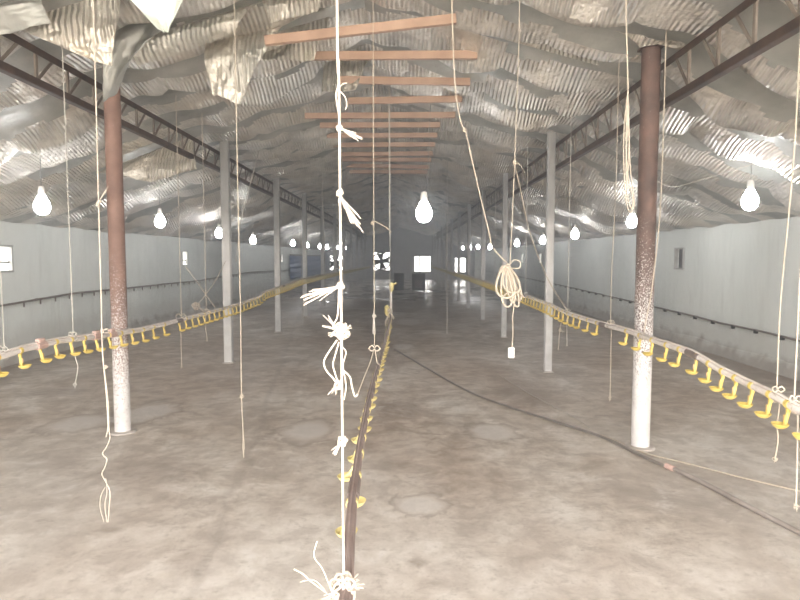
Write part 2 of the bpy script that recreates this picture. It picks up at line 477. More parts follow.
for (x0, x1, z0, z1, k) in openings:
    cx, cz = (x0+x1)/2, (z0+z1)/2; w, h = x1-x0, z1-z0
    if k == 'fan':
        r_ = min(w, h)/2
        root = empty('exhaust_fan', (cx, YB-.03, z0), fl[fi], 'fan', 'exhaust fans in the far wall'); fi += 1
        f = MB()
        ring = [(r_*1.0, -.06), (r_*1.16, -.06), (r_*1.16, .10), (r_*1.0, .10), (r_*1.0, -.06)]
        f.lathe(ring, (cx, YB-.05, cz), 28, axis=Matrix.Rotation(PI/2, 3, 'X'), cap0=False, cap1=False)
        f.build('housing', M['darkbox'], root)
        for q in range(4):
            a = q*PI/2+PI/4*.2
            f = MB(); vs = []; 
            for t_ in (0.12, .4, .7, .96):
                for w_ in (-1, 1):
                    rr = r_*t_; hw = .10+.16*t_
                    vs.append((cx+rr*math.cos(a)-hw*w_*math.sin(a), YB-.05+.07*w_, cz+rr*math.sin(a)+hw*w_*math.cos(a)))
            vs2 = [(v[0], v[1]+.012, v[2]) for v in vs]
            fs = []
            for i in range(3):
                fs.append((2*i, 2*i+1, 2*i+3, 2*i+2)); fs.append((8+2*i, 8+2*i+2, 8+2*i+3, 8+2*i+1))
                fs.append((2*i, 2*i+2, 8+2*i+2, 8+2*i)); fs.append((2*i+1, 8+2*i+1, 8+2*i+3, 2*i+3))
            fs += [(0, 8, 9, 1), (6, 7, 15, 14)]
            f.add(vs+vs2, fs); f.build('blade', M['darkbox'], root, smooth=False)
        f = MB(); f.lathe([(.02, -.1), (.09, -.08), (.1, .08), (.02, .1)], (cx, YB-.05, cz), 14, axis=Matrix.Rotation(PI/2, 3, 'X')); f.build('hub', M['darkbox'], root)
    else:
        f = MB()
        for zz in (z0, z1): f.box((cx, YB-.01, zz), (w+.1, .08, .07))
        for xx in (x0, x1): f.box((xx, YB-.01, cz), (.07, .08, h))
        f.box((x0+w*.34, YB+.02, cz), (.09, .05, h))
        if cx > 3: f.box((cx, YB+.02, z0+h*.3), (w, .05, .05))
        struct(f.build('window_%d' % wn, M['frame'], smooth=False)); wn += 1

# roof: outer sheet and foil lining -----------------------------------------
def deck(name, side):
    b = MB(); xo = XL-.45 if side < 0 else XR+.45
    xk = XC+side*KINK
    for xa, xb in ((XC, xk), (xk, xo)):
        vs = []
        for y in (YF-.3, YB+.3):
            for x in (xa, xb):
                z = roof(x)+.12
                vs += [(x, y, z), (x, y, z+.06)]
        b.add(vs, [(0,2,3,1), (4,5,7,6), (0,4,6,2), (1,3,7,5), (0,1,5,4), (2,6,7,3)])
    return struct(b.build(name, M['deck'], smooth=False))
deck('ceiling', -1); deck('ceiling.001', 1)

PER = .80
def lining_z(x, y, mat=False):
    """foil sheet sagging between the rafters, every bay different"""
    bay = math.floor((y-.3*noise.noise(Vector((x*.35, y*.12, 7.7))))/PER)
    yy = y-.3*noise.noise(Vector((x*.35, y*.12, 7.7)))
    t = yy/PER-bay
    side = -1 if x < XC else 1
    h = noise.noise(Vector((bay*3.13, side*5.7, .5)))
    # panels of the lining hang differently, with a crease between them
    pw = .95+.35*noise.noise(Vector((bay*2.1, side*3.3, 8)))
    pu = (x+.4*noise.noise(Vector((bay*.9, 1.1, side))))/pw; pi_ = math.floor(pu); pf = pu-pi_
    hp = noise.noise(Vector((pi_*4.17+.3, bay*5.23+.7, side*1.9)))
    A = .17+.10*h+.16*hp
    A = max(.03, A)*(.75+.45*math.sin(PI*pf)**.6)
    A += .05*noise.noise(Vector((x*2.3, bay*7.31, side*2.2)))
    pk = .90+.05*noise.noise(Vector((bay*1.7, side, x*.9)))
    s = (t/pk)**2.2 if t < pk else (1-(t-pk)/(1-pk))
    s = max(0, s)
    d = abs(x-XC)
    e = min(1, d/.35)
    near = 1-.75*math.exp(-((abs(x-(TLX if x < XC else TRX)))/.35)**2)
    ed = (5.575-d)
    w = min(1, max(.1, ed/.6))
    rip = .014*noise.noise(Vector((x*4.5, y*4.5, 1.3)))+.03*noise.noise(Vector((x*1.7, y*1.9, 5.1)))
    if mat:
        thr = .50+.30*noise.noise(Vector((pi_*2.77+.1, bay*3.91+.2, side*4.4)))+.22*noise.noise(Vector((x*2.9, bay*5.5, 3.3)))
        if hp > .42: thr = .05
        return 0 if t > thr else 1  # flat part of each bay takes the foil with shade painted in
    return roof(x)+.02-(A*s*near*w*(.6+.4*e)+max(-.02, rip)+.02)
def lining(name, side):
    xs = []; n = 84
    x1 = XL+.005 if side < 0 else XR-.005
    xs = [XC+(x1-XC)*i/n for i in range(n+1)]
    ys = []; y = 1.2
    while y < YB:
        ys.append(y); y += .042 if y < 16 else .08 if y < 26 else .16
    ys.append(YB)
    vs = [(x, y, lining_z(x, y)) for y in ys for x in xs]
    W = n+1; fs = []
    for j in range(len(ys)-1):
        for i in range(n):
            a = j*W+i
            fs.append((a, a+1, a+W+1, a+W) if side < 0 else (a, a+W, a+W+1, a+1))
    b = MB(); b.add(vs, fs)
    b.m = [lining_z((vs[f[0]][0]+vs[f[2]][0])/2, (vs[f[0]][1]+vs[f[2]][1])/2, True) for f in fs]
    return struct(b.build(name, [M['foil'], M['shaded_foil']], smooth=True, sharp=180))
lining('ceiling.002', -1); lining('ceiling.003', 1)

# ------------------------------------------------------------------ columns
ORD = ['nearest', 'second', 'third', 'fourth', 'fifth', 'sixth', 'seventh', 'eighth', 'ninth', 'tenth', 'eleventh', 'twelfth', 'thirteenth', 'fourteenth', 'fifteenth', 'sixteenth']
def column(px, py, X, idx, side, Y=None):
    if Y is None: Y = atX(px, py, X).y
    g = 'columns of the %s row' % side
    if idx == 0:
        lab = 'rust red round pipe column on the left, flecked white at its foot' if side == 'left' else 'dark brown round pipe column on the right, limewashed at its foot'
    else:
        lab = 'limewashed square column, %s of the %s row counting from the brown pipe column' % (ORD[idx], side)
    if py: X = px
    root = empty('support_column', (X, Y, 0), lab, 'column', g)
    top = roof(X)+.06
    b = MB()
    if idx == 0:
        r = .070 if side == 'left' else .075
        prof = [(r, 0), (r, .4), (r*1.0, 1.0), (r, 1.9), (r*.985, top)]
        b.lathe(prof, (X, Y, 0), 28)
        b.build('shaft', M['col_l'] if side == 'left' else M['col_r'], root)
        b = MB(); b.box((X, Y, top-.09), (.165, .165, .02)); 
        b.build('head_plate', M['girder'], root, smooth=False)
        b = MB(); b.lathe([(r+.05, .0), (r+.04, .012), (r+.012, .018)], (X, Y, 0), 22); b.build('foot', M['concrete_foot'], root)
    else:
        w = .100 if side == 'right' else .118
        b.box((X, Y, top/2), (w, w, top), bev=.012); b.build('shaft', M['col_w'], root)
        b = MB(); b.box((X, Y, .01), (w+.05, w+.05, .02), bev=.008); b.build('foot', M['concrete_foot'], root)
    return root
LCOL = [atX(123, 432, CLX).y]; LCOL[0] = atZ(123, 431, 0).y
lys = [atZ(123, 432, 0).y, atZ(229, 363, 0).y, atZ(278.5, 332, 0).y]
rys = [atZ(640, 447, 0).y, atZ(547.5, 372, 0).y, atZ(503.5, 337.5, 0).y, atZ(482.5, 320, 0).y]
lx = [atZ(123, 432, 0).x, atZ(229, 363, 0).x, atZ(278.5, 332, 0).x]
rx = [atZ(640, 447, 0).x, atZ(547.5, 372, 0).x, atZ(503.5, 337.5, 0).x, atZ(482.5, 320, 0).x]
print('LEFT', lx, lys); print('RIGHT', rx, rys)
# the rows are straight: use the row line for x and the pixel column for y
lpix = [123, 229, 278.5]; rpix = [640, 547.5, 503.5, 482.5]
lY = [600*2.66/(405-p) for p in lpix]; rY = [600*1.98/(p-405) for p in rpix]
lY = list(lys); rY = list(rys)
while lY[-1] < YB-4.5: lY.append(lY[-1]+3.55)
while rY[-1] < YB-4.5: rY.append(rY[-1]+3.50)
for i in range(3): lY[i] = lys[i]
for i, y in enumerate(lY): column(lx[i] if i < 3 else 0, i < 3, CLX if i < 3 else lx[2], i, 'left', y)
for i in range(4): rY[i] = rys[i]
for i, y in enumerate(rY): column(rx[i] if i < 4 else 0, i < 4, CRX if i < 4 else rx[3], i, 'right', y)

# ------------------------------------------------------------------ lattice girders
def girder(X, label, zb, zt):
    y0, y1 = 1.6, YB-.02
    root = empty('lattice_girder', (X, y0, zb), label, 'girder', 'lattice girders over the column rows')
    s = 1 if X > 0 else -1
    def angle(z, up):
        b = MB()
        b.box((X, (y0+y1)/2, z), (.006, y1-y0, .052))
        b.box((X+s*.028, (y0+y1)/2, z+up*.028), (.056, y1-y0, .006))
        return b
    angle(zb, -1).build('bottom_chord', M['girder'], root, smooth=False)
    angle(zt, 1).build('top_chord', M['girder'], root, smooth=False)
    st = .43; n = int((y1-y0-.1)/st); far = MB()
    for i in range(n):
        ya = y0+.05+i*st
        for (a, b_, w) in (((X+s*.012, ya, zb), (X+s*.012, ya, zt), .030), ((X+s*.018, ya, zb), (X+s*.018, ya+st*.55, zt), .022)):
            if i < 50:
                m = MB(); m.beam(a, b_, w, w*.5, up=(1, 0, 0)); m.build('web_bar', M['webbar'], root, smooth=False)
            else: far.beam(a, b_, w, w*.5, up=(1, 0, 0))
    o = far.build('web_bars', M['webbar'], root, smooth=False); o['kind'] = 'stuff'
girder(TLX, 'dark steel lattice girder running along the tops of the left columns', 2.94, 3.17)
girder(TRX, 'dark steel lattice girder running along the tops of the right columns', 2.88, 3.18)

# ------------------------------------------------------------------ wooden tie beams under the ridge
ties = [((265, 41), (456, 19), 5.2), ((311, 56), (477, 55), 5.95), ((338, 80), (470, 82), 6.75), ((348, 101), (462, 99), 7.55), ((305, 116), (455, 115), 8.35)]
tl = ['brown wooden tie beam nearest the camera, tilted up to the right', 'second brown wooden tie beam back under the ridge',
      'third brown wooden tie beam back, behind the thick rope', 'fourth brown wooden tie beam back under the ridge', 'fifth brown wooden tie beam back, just above the first rope tassel']
for i in range(5, 12):
    ties.append(((None, None), (None, None), 8.35+.8*(i-4)))
    tl.append('brown wooden tie beam far back under the ridge, %s from the near end' % ORD[i])
for i, (a, c, Y) in enumerate(ties):
    if a[0] is not None: p, q = atY(*a, Y), atY(*c, Y)
    else: p, q = Vector((XC-.9, Y, 3.58+R.uniform(-.02, .02))), Vector((XC+.9, Y, 3.58+R.uniform(-.02, .02)))
    p.z = min(p.z, roof(p.x)-.02); q.z = min(q.z, roof(q.x)-.02)
    o3 = (p+q)/2
    b = MB(); b.beam(p, q, .05, .075)
    o = b.build('wooden_tie_beam', M['wood'], org=o3, smooth=False)
    tag(o, tl[i], 'beam', 'wooden tie beams under the ridge')

# ------------------------------------------------------------------ loose foil flaps
def flap(name, tl_, tr_, br_, bl_, label, mat, curl=.1, seed=0, n=22, th=.006, fold=0.0):
    """sheet pinned along its upper edge tl-tr, hanging to bl-br, with creases"""
    p = [Vector(v) for v in (tl_, tr_, br_, bl_)]
    nrm = ((p[1]-p[0]).cross(p[3]-p[0])).normalized()
    if nrm.y > 0: nrm = -nrm
    vs = []
    for j in range(n+1):
        v = j/n
        for i in range(n+1):
            u = i/n
            q = (p[0]*(1-u)+p[1]*u)*(1-v)+(p[3]*(1-u)+p[2]*u)*v
            w = curl*math.sin(PI*v)*.8+fold*abs(u-.5)*2*v-.5*fold*v
            w += (.05*noise.noise(Vector((u*2.5+seed, v*2.5, seed*3.1)))+.02*noise.noise(Vector((u*7+seed, v*7, 1))))*min(1, v*4)
            vs.append(q+nrm*w)
    m = len(vs); W = n+1
    vs2 = [v-nrm*th for v in vs]
    fs = []
    for j in range(n):
        for i in range(n):
            a = j*W+i
            fs.append((a, a+1, a+W+1, a+W)); fs.append((m+a, m+a+W, m+a+W+1, m+a+1))
    for i in range(n):
        fs.append((i, m+i, m+i+1, i+1)); a = n*W+i; fs.append((a, a+1, m+a+1, m+a))
        a = i*W; fs.append((a, a+W, m+a+W, m+a)); a = i*W+n; fs.append((a, m+a, m+a+W, a+W))
    b = MB(); b.add(vs+vs2, fs)
    top = (p[0]+p[1])/2
    o = b.build(name, mat, org=top, smooth=True, sharp=60)
    return tag(o, label, 'foil sheet', 'loose foil sheets hanging from the roof')
def top(px, Y, dz=-.05):
    """point on the lining seen over pixel column px at depth Y"""
    q = atY(px, 0, Y); return Vector((q.x, Y, roof(q.x)+dz))
def fl(*a, **k): return flap('foil_flap', *a, **k)
fl(top(5, 4.35), top(124, 4.35), atY(112, 66, 4.4), atY(96, 62, 4.4), 'shiny ribbed foil flap hanging to a point left of the rust red column top', M['flap'], .06, 1)
fl(top(112, 4.85), top(190, 4.85), atY(120, 80, 4.9), atY(106, 103, 4.9), 'grey foil flap sagging onto the top of the rust red column', M['shaded_foil'], .10, 2, fold=.12)
fl(top(78, 3.75, -.02), top(255, 3.75, -.02), atY(170, 30, 3.8), atY(160, 31, 3.8), 'smooth pale green backed flap with a pointed tip at the top edge', M['flap_pale'], .05, 3, fold=.06)
fl(top(205, 5.5), top(290, 5.5), atY(240, 104, 5.4), atY(212, 94, 5.4), 'long ribbed foil strip hanging narrow and low beside the tie beams', M['flap'], .10, 4)
fl(top(120, 5.1), top(262, 5.1), atY(236, 34, 5.0), atY(140, 66, 5.1), 'broad crumpled bright foil flap between the rust red column and long strip', M['flap'], .16, 5)
fl(top(-40, 4.1), top(42, 4.1), atY(50, 22, 4.1), atY(-20, 40, 4.1), 'dull foil flap at the upper left corner over the girder', M['shaded_foil'], .08, 6)
fl(top(262, 5.05), top(335, 5.05), atY(318, 12, 5.05), atY(270, 22, 5.05), 'foil flap drooping over the nearest tie beam on its left half', M['flap'], .06, 7)
fl(top(500, 5.6), top(600, 5.6), atY(592, 24, 5.6), atY(488, 32, 5.6), 'broad ribbed foil flap drooping right of the ridge near the top edge', M['flap'], .08, 8)
fl(top(615, 4.85), top(690, 4.85), atY(672, 40, 4.85), atY(640, 48, 4.85), 'bunched foil flap draped over the top of the dark brown column', M['flap'], .07, 9)
fl(top(470, 6.3), top(530, 6.3), atY(515, 64, 6.2), atY(474, 60, 6.2), 'ribbed foil flap hanging just right of the second tie beam', M['flap'], .05, 10)
fl(top(268, 5.75), top(330, 5.75), atY(314, 60, 5.7), atY(262, 61, 5.7), 'ribbed foil flap covering the left end of the second tie beam', M['flap'], .04, 12)
fl(top(325, 6.9), top(375, 6.9), atY(356, 90, 6.7), atY(322, 92, 6.7), 'small foil flap left of the third tie beam, behind the thick rope', M['flap'], .04, 13)
fl(top(90, 8.2), top(190, 8.2), atY(196, 168, 8.0), atY(150, 182, 8.0), 'ribbed foil flap hanging under the left girder beyond the rust red column', M['flap'], .07, 14)
# ------------------------------------------------------------------ drip cup drinker lines
def poly_at(path, y):
    for a, c in zip(path, path[1:]):
        if a.y <= y <= c.y:
            t = (y-a.y)/max(1e-6, c.y-a.y); return a+(c-a)*t
    return path[-1].copy()
def cup_arm(b, p, s, swing):
    """saddle clip round the pipe and the flat arm going down, dish lies to side s"""
    b.lathe([(.0200, -.012), (.0222, -.012), (.0222, .012), (.0200, .012)], p, 12, axis=Matrix.Rotation(PI/2, 3, 'X'))
    b.box(p+Vector((0, 0, -.030)), (.018, .020, .020), bev=.004)
    dx = s*swing
    b.tube([p+Vector((0, 0, -.030)), p+Vector((dx*.2, 0, -.055)), p+Vector((dx*.6, 0, -.09)), p+Vector((dx, 0, -.110))], .0092, 8)
    b.box(p+Vector((dx*.5+s*.007, 0, -.078)), (.005, .015, .05))
def cup_dish(b, p, s, swing, tilt):
    c = p+Vector((s*(swing+.017), 0, -.105))
    rot = Matrix.Rotation(tilt*s, 3, 'Y')
    prof = [(.004, -.014), (.018, -.013), (.030, -.005), (.0375, .006), (.0400, .010), (.0385, .011), (.034, .005), (.026, -.003), (.010, -.008), (.003, -.008)]
    b.lathe(prof, c, 20, axis=rot)
def cup_nipple(b, p, s, swing):
    b.lathe([(.002, -.030), (.0055, -.028), (.0055, -.010), (.004, -.004), (.003, 0)], p+Vector((s*.016, 0, -.05)), 10)
def drinker(path, label, side, ys, pipe_mat, joints, r=.0185, cat='drinker line', cupmat='yellow', sides=None, sleeves=(), swings=None):
    root = empty('drinker_line', path[0], label, cat, 'drip cup drinker lines')
    b = MB()
    b.tube(path, r, 12)
    b.build('pipe', pipe_mat, root)
    b = MB()  # slim bearer rail riding on the pipe
    if swings:
        for qa, qb in zip(path, path[1:]): b.beam(qa+Vector((0, 0, r+.002)), qb+Vector((0, 0, r+.002)), .026, .012)
    b.tube([q+Vector((0, 0, r+.006)) for q in path], .007, 6); b.build('bearer_rail', M['pipe_brown'] if pipe_mat is M['pipe_brown'] else M['pipe'], root)
    for y in joints:
        p = poly_at(path, y); q = poly_at(path, y+.16)
        b = MB(); b.tube([p, q], r*1.28, 12); b.build('joint_sleeve', M['sleeve'], root)
    for y in sleeves:
        p = poly_at(path, y); q = poly_at(path, y+.10)
        b = MB(); b.tube([p, q], r*1.45, 10); b.box((p+q)/2+Vector((0, 0, .03)), (.03, .07, .04), bev=.006); b.build('clamp', M['sleeve_pink'], root)
    far = MB()
    for i, y in enumerate(ys):
        p = poly_at(path, y); s = side if sides is None else sides(i)
        sw = .014+R.uniform(-.004, .008)
        if swings: sw = (swings[i] if i < len(swings) else R.uniform(-.022, -.002))-.017
        tl__ = R.uniform(-.12, .05)
        if i < 60 :
            a = MB(); cup_arm(a, p, s, sw); arm = a.build('drip_cup', M[cupmat], root)
            a = MB(); cup_dish(a, p, s, sw, tl__); a.build('dish', M[cupmat], arm)
            if swings: continue
            a = MB(); cup_nipple(a, p, s, sw); a.build('nipple', M['nipple'], arm)
        elif i < 100:
            a = MB(); cup_arm(a, p, s, sw); cup_dish(a, p, s, sw, tl__); a.build('drip_cup', M['yellow_old'], root)
        else:
            far.box(p+Vector((0, 0, -.065)), (.016, .016, .10)); far.lathe([(.018, -.013), (.039, .01)], p+Vector((s*.025, 0, -.112)), 8)
    if not far.v: return root
    o = far.build('drip_cups', M['yellow_far'], root, smooth=False); o['kind'] = 'stuff'
    return root
# left line: pixel tracks on the plane x = -2.5
PXL = -2.50
lp = [(3.5, 356), (23, 349.5), (58, 341.5), (98, 336.5), (140, 330.5), (173, 322.5), (180, 320.5), (220, 310), (236, 305.5), (258, 298), (264, 292.5), (287, 285), (300, 280)]
lpath = [atX(*q, PXL) for q in lp]
lpath = [Vector((PXL, 1.7, lpath[0].z+.02))]+lpath
lpath += [Vector((PXL, 25, lpath[-1].z-.0)), Vector((PXL, 43.8, 1.02))]
lcup_px = [2, 25, 45, 60, 75, 88, 100, 112.5, 124, 135, 145.5, 156, 166.5]
lys_ = [YX(p, PXL+.03, 258+.28*(405-p)) for p in lcup_px]
y = YX(182, PXL+.03)
pre = lys_[0]-.24; extra = []
while pre > 2.2: extra.append(pre); pre -= .22
ys = sorted(extra)+lys_
# gaps before the joint as in the row, then on to the end
while y < 43.5: ys.append(y); y += .205
drinker(lpath, 'pale pipe with yellow drip cups running left beside the rust red column', 1, ys, M['pipe'], [poly_at(lpath, 6.50).y, 12.2], sleeves=[atX(36, 345, PXL).y, atX(93, 337, PXL).y, atX(109, 334, PXL).y], cupmat='yellow')
PXR = 1.86
rp = [(798, 410), (780, 399), (746, 383), (720, 370), (700, 358), (692, 353.5), (676, 348), (660, 343), (632, 332.5), (600, 324), (568, 314), (550, 305), (528, 297), (498, 286), (467, 276)]
rpath = [atX(*q, PXR) for q in rp]
rpath = [Vector((PXR, 1.6, rpath[0].z-.02))]+rpath+[Vector((PXR, 30, rpath[-1].z)), Vector((PXR, 43.8, 1.05))]
rcup_px = [802, 781.6, 764, 746, 730, 717, 704, 691, 675, 662, 648, 636, 623, 594, 585, 577, 571]
ys = [YX(p, PXR-.03, 258+.433*(p-405)) for p in rcup_px]
y = ys[0]-.17
while y > 1.8: ys.insert(0, y); y -= .17
y = ys[-1]+.24
while y < 43.5: ys.append(y); y += .2
drinker(rpath, 'pale pipe with yellow drip cups running right beside the dark brown column', -1, ys, M['pipe'], [YX(700, PXR), YX(606, PXR), 9.2], cupmat='yellow')
# centre line
HC = .84
def cz(px, py, h=HC): return atZ(px, py, H-h)
cpath = [cz(346.5, 596), cz(349, 545), cz(352.5, 500), cz(359.5, 450), cz(367, 410), cz(373, 385), cz(381, 357), cz(387.5, 333), cz(391, 316, .82), cz(393.5, 300, .80)]
cpath = [Vector((cpath[0].x, .9, cpath[0].z))]+cpath[:-1]
cpy = [547, 514, 487, 468, 448, 436, 425, 412, 404]
ys = []
for q in cpy: ys.append(600*(HC+.125)/(q-258)*1.0)
y = ys[-1]+.22
while y < cpath[-1].y-.1: ys.append(y); y += .21
sides_ = lambda i: 1
drinker(cpath, 'brown pipe with yellow drip cups running down the middle of the floor', 1, ys, M['pipe_brown'], [atZ(350.5, 497, H-HC).y, atZ(369, 395, H-HC).y, 6.4], r=.0175, cupmat='yellow_old', sides=sides_, swings=[-.02, 0, -.055, -.03, -.034, -.012, -.016, -.01, -.012])
ce = cpath[-1]; ctop = atY(391.5, 288, ce.y)
croot = [o for o in COL.objects if o.name.startswith('drinker_line')][-1]
b = MB(); b.tube(smooth_path([ce+Vector((0, -.03, 0)), ce+Vector((.0, .02, .05)), ce.lerp(ctop, .5), ctop], 5), .012, 8); b.build('riser_tube', M['pipe'], croot)
b = MB(); b.lathe([(.014, -.05), (.03, -.03), (.034, .03), (.024, .07), (.006, .08)], ctop, 12); b.tube([ctop+Vector((0, 0, .03)), ctop+Vector((.07, 0, .07))], .014, 8); tag(b.build('riser_cap', M['yellow_old'], croot), 'yellow riser cap')
b = MB(); q_ = atY(387, 310, ce.y-.2); b.lathe([(.01, -.08), (.03, -.05), (.035, .04), (.012, .07)], q_, 10); b.tube([q_+Vector((0, 0, -.06)), poly_at(cpath, ce.y-.2)], .012, 6); b.build('end_fitting', M['yellow_old'], croot)

# ------------------------------------------------------------------ ropes
def tube_rope(b, pts, r, n=7, sm=5): b.tube(smooth_path(pts, sm), r*.8, n)
def knot(b, p, s, r, k=4, rr=None):
    rr = rr or R
    for i in range(k):
        M3 = Euler((rr.uniform(0, PI), rr.uniform(0, PI), rr.uniform(0, PI))).to_matrix()
        pts = []
        for j in range(13):
            a = 2*PI*j/12
            pts.append(p+M3 @ Vector((s*math.cos(a)*(1+.2*math.sin(3*a)), s*.75*math.sin(a), s*.3*math.sin(2*a))))
        b.tube(smooth_path(pts, 3), r*.62, 6)
def tassel(b, p, q, n, spread, r, droop=.0, rr=None):
    """n frayed ends leaving p and reaching about q"""
    rr = rr or R; d = q-p; L = d.length
    for i in range(int(n*1.8)):
        e = Vector((rr.uniform(-1, 1), rr.uniform(-.8, .8), rr.uniform(-1, 1)))*spread
        f = rr.uniform(.75, 1.08)
        m = p+d*.5*f+e*.45+Vector((0, 0, droop*.4))
        b.tube(smooth_path([p, m, p+d*f+e+Vector((0, 0, -droop))], 4), r*.55, 5, r1=r*.42)
def bow(b, p, s, r):
    for sg in (-1, 1):
        pts = [p+Vector((sg*s*t*1.0, R.uniform(-.2, .2)*s, s*.5*math.sin(PI*t)*(1) - .1*s*t)) for t in (0, .3, .6, .85, 1.0)]
        pts += [p+Vector((sg*s*t, 0, -.15*s-.35*s*math.sin(PI*t))) for t in (.85, .55, .25, 0)]
        b.tube(smooth_path(pts, 4), r, 6)
def hang(name, label, pts, r, mat, cat='rope', group='ropes hanging from the roof', root_at=None, to_roof=True, single=False):
    """rope thing; pts run from the top down; returns the root Empty and its cord"""
    pts = [Vector(q) for q in pts]
    if to_roof:
        t0 = pts[0]; zt = roof(t0.x)+.01
        if zt > t0.z: pts = [Vector((t0.x, t0.y, zt))]+pts
    if single:
        b = MB(); tube_rope(b, pts, r); o = b.build(name, mat, org=pts[-1])
        return tag(o, label, cat, group)
    root = empty(name, root_at or pts[-1], label, cat, group)
    b = MB(); tube_rope(b, pts, r); b.build('cord', mat, root)
    return root
def part(root, name, mat, fn):
    b = MB(); fn(b); return b.build(name, mat, root)
def Ys(pts, Y): return [atY(px, py, Y) for px, py in pts]

# 1  thick white rope at the centre, tied to the middle pipe
Y0 = cpath[1].y+.01
rt = hang('hanging_rope', 'thick white rope in the middle with frayed knots, tied to the central brown pipe',
          Ys([(337, 0), (338.5, 60), (339.5, 128), (340, 192), (341, 285), (341.5, 330), (342, 400), (342.5, 442), (343, 520), (344, 585)], Y0), .0040, M['rope_white'])
W = M['rope_white']
part(rt, 'loop', W, lambda b: (tube_rope(b, Ys([(339, 82), (336, 95), (338, 110), (339.5, 126)], Y0), .0022), tube_rope(b, Ys([(339, 90), (345, 97), (347, 105), (345, 110)], Y0), .0018), tube_rope(b, Ys([(339, 88), (343, 84), (347, 83)], Y0), .0018)))
part(rt, 'frayed_tassel', W, lambda b: (knot(b, atY(339.5, 128, Y0), .007, .004), tassel(b, atY(340, 128, Y0), atY(359, 138, Y0), 9, .009, .0028)))
part(rt, 'frayed_tassel', W, lambda b: (knot(b, atY(340, 193, Y0), .008, .004), tassel(b, atY(340, 193, Y0), atY(342, 206, Y0), 4, .008, .003), tassel(b, atY(341, 197, Y0), atY(357, 224, Y0), 10, .017, .0030)))
part(rt, 'frayed_tassel', W, lambda b: (knot(b, atY(340.5, 286, Y0), .008, .004), tassel(b, atY(340, 286, Y0), atY(307, 299, Y0), 13, .017, .0030)))
part(rt, 'knot', W, lambda b: (knot(b, atY(341.5, 331, Y0), .018, .0055, 8), tassel(b, atY(339, 331, Y0), atY(326, 319, Y0), 6, .014, .003), tassel(b, atY(338, 332, Y0), atY(330, 337, Y0), 5, .012, .003), tassel(b, atY(342, 330, Y0), atY(350, 328, Y0), 4, .01, .003)))
part(rt, 'loop', W, lambda b: (tube_rope(b, Ys([(339, 287), (338.5, 305), (337, 318), (333, 326), (340, 330)], Y0), .0028),
    tube_rope(b, Ys([(337, 340), (330, 350), (324, 361), (326, 370), (333, 378), (338, 385)], Y0), .003),
    tube_rope(b, Ys([(339, 342), (335, 356), (333, 365), (336, 376), (339, 386)], Y0), .0028),
    tube_rope(b, Ys([(343, 370), (350, 377), (352, 387), (355, 396), (358, 394)], Y0), .003),
    tube_rope(b, Ys([(340, 345), (346, 352), (343, 366), (346, 385), (344, 400)], Y0), .0022)))
part(rt, 'knot', W, lambda b: (knot(b, atY(338, 385, Y0), .010, .0035, 5), tassel(b, atY(337, 386, Y0), atY(331, 391, Y0), 4, .012, .0022)))
part(rt, 'knot', W, lambda b: (knot(b, atY(342.5, 441, Y0), .011, .005, 5), tassel(b, atY(341, 443, Y0), atY(333, 452, Y0), 6, .008, .003)))
pk = atY(344, 588, Y0)
part(rt, 'knot', W, lambda b: (knot(b, pk, .034, .0055, 12), tassel(b, pk, pk+Vector((-.03, 0, -.06)), 14, .045, .003), tassel(b, pk, atY(331, 595, Y0), 10, .03, .003), tassel(b, pk, atY(356, 583, Y0), 8, .022, .003)))
part(rt, 'loose_end', W, lambda b: (tube_rope(b, Ys([(329, 584), (322, 568), (314, 556), (317, 541)], Y0), .0022), tube_rope(b, Ys([(327, 593), (312, 582), (303, 574), (294, 569)], Y0), .0026), tube_rope(b, Ys([(325, 590), (316, 581), (308, 580), (300, 582)], Y0), .0018)))

# 2  white rope at the left, doubled towards the bottom
YA = 3.35
rt = hang('hanging_rope', 'long white rope left of the rust red column, ending in loops near the floor',
          Ys([(93, 0), (96, 100), (98.5, 200), (101, 290), (102.5, 350), (106, 390), (108, 425), (106, 437)], YA), 0.0046, W)
part(rt, 'knot', W, lambda b: (knot(b, atY(99, 203, YA), .016, .005, 4), tassel(b, atY(100, 200, YA), atY(107, 187, YA), 2, .006, .004)))
part(rt, 'loop', W, lambda b: (tube_rope(b, Ys([(102, 350), (104, 367), (108, 400), (109, 428), (110, 438), (106, 448), (103, 452), (104, 456), (107, 459), (105, 467), (102, 474), (106, 482), (110, 492), (109, 510), (108, 522)], YA), 0.0040),
     tube_rope(b, Ys([(106, 478), (107, 492), (105, 505), (107, 522)], YA), 0.0032), tube_rope(b, Ys([(105, 487), (101, 496), (100, 507), (104, 522)], YA), 0.0025)))
part(rt, 'knot', W, lambda b: (knot(b, atY(105.5, 367, YA), .010, .004, 3), tassel(b, atY(106, 366, YA), atY(109, 367, YA), 2, .004, .003)))
part(rt, 'knot', W, lambda b: (knot(b, atY(102, 331, YA), .009, .004, 3), tassel(b, atY(102, 330, YA), atY(109, 329, YA), 3, .006, .003)))

# 3 rope left of centre
YC = 4.55
rt = hang('hanging_rope', 'thin cream rope left of centre with a knot, ending just above the floor',
          Ys([(236, 100), (238, 200), (240.5, 310), (241.5, 395), (243, 430), (243.5, 457)], YC), 0.0049, M['rope'])
part(rt, 'knot', M['rope'], lambda b: (knot(b, atY(241.5, 396, YC), .016, .005, 3), tassel(b, atY(241, 396, YC), atY(238, 398, YC), 2, .004, .004)))
part(rt, 'frayed_tassel', M['rope'], lambda b: tassel(b, atY(243, 428, YC), atY(244, 456, YC), 5, .010, .004))

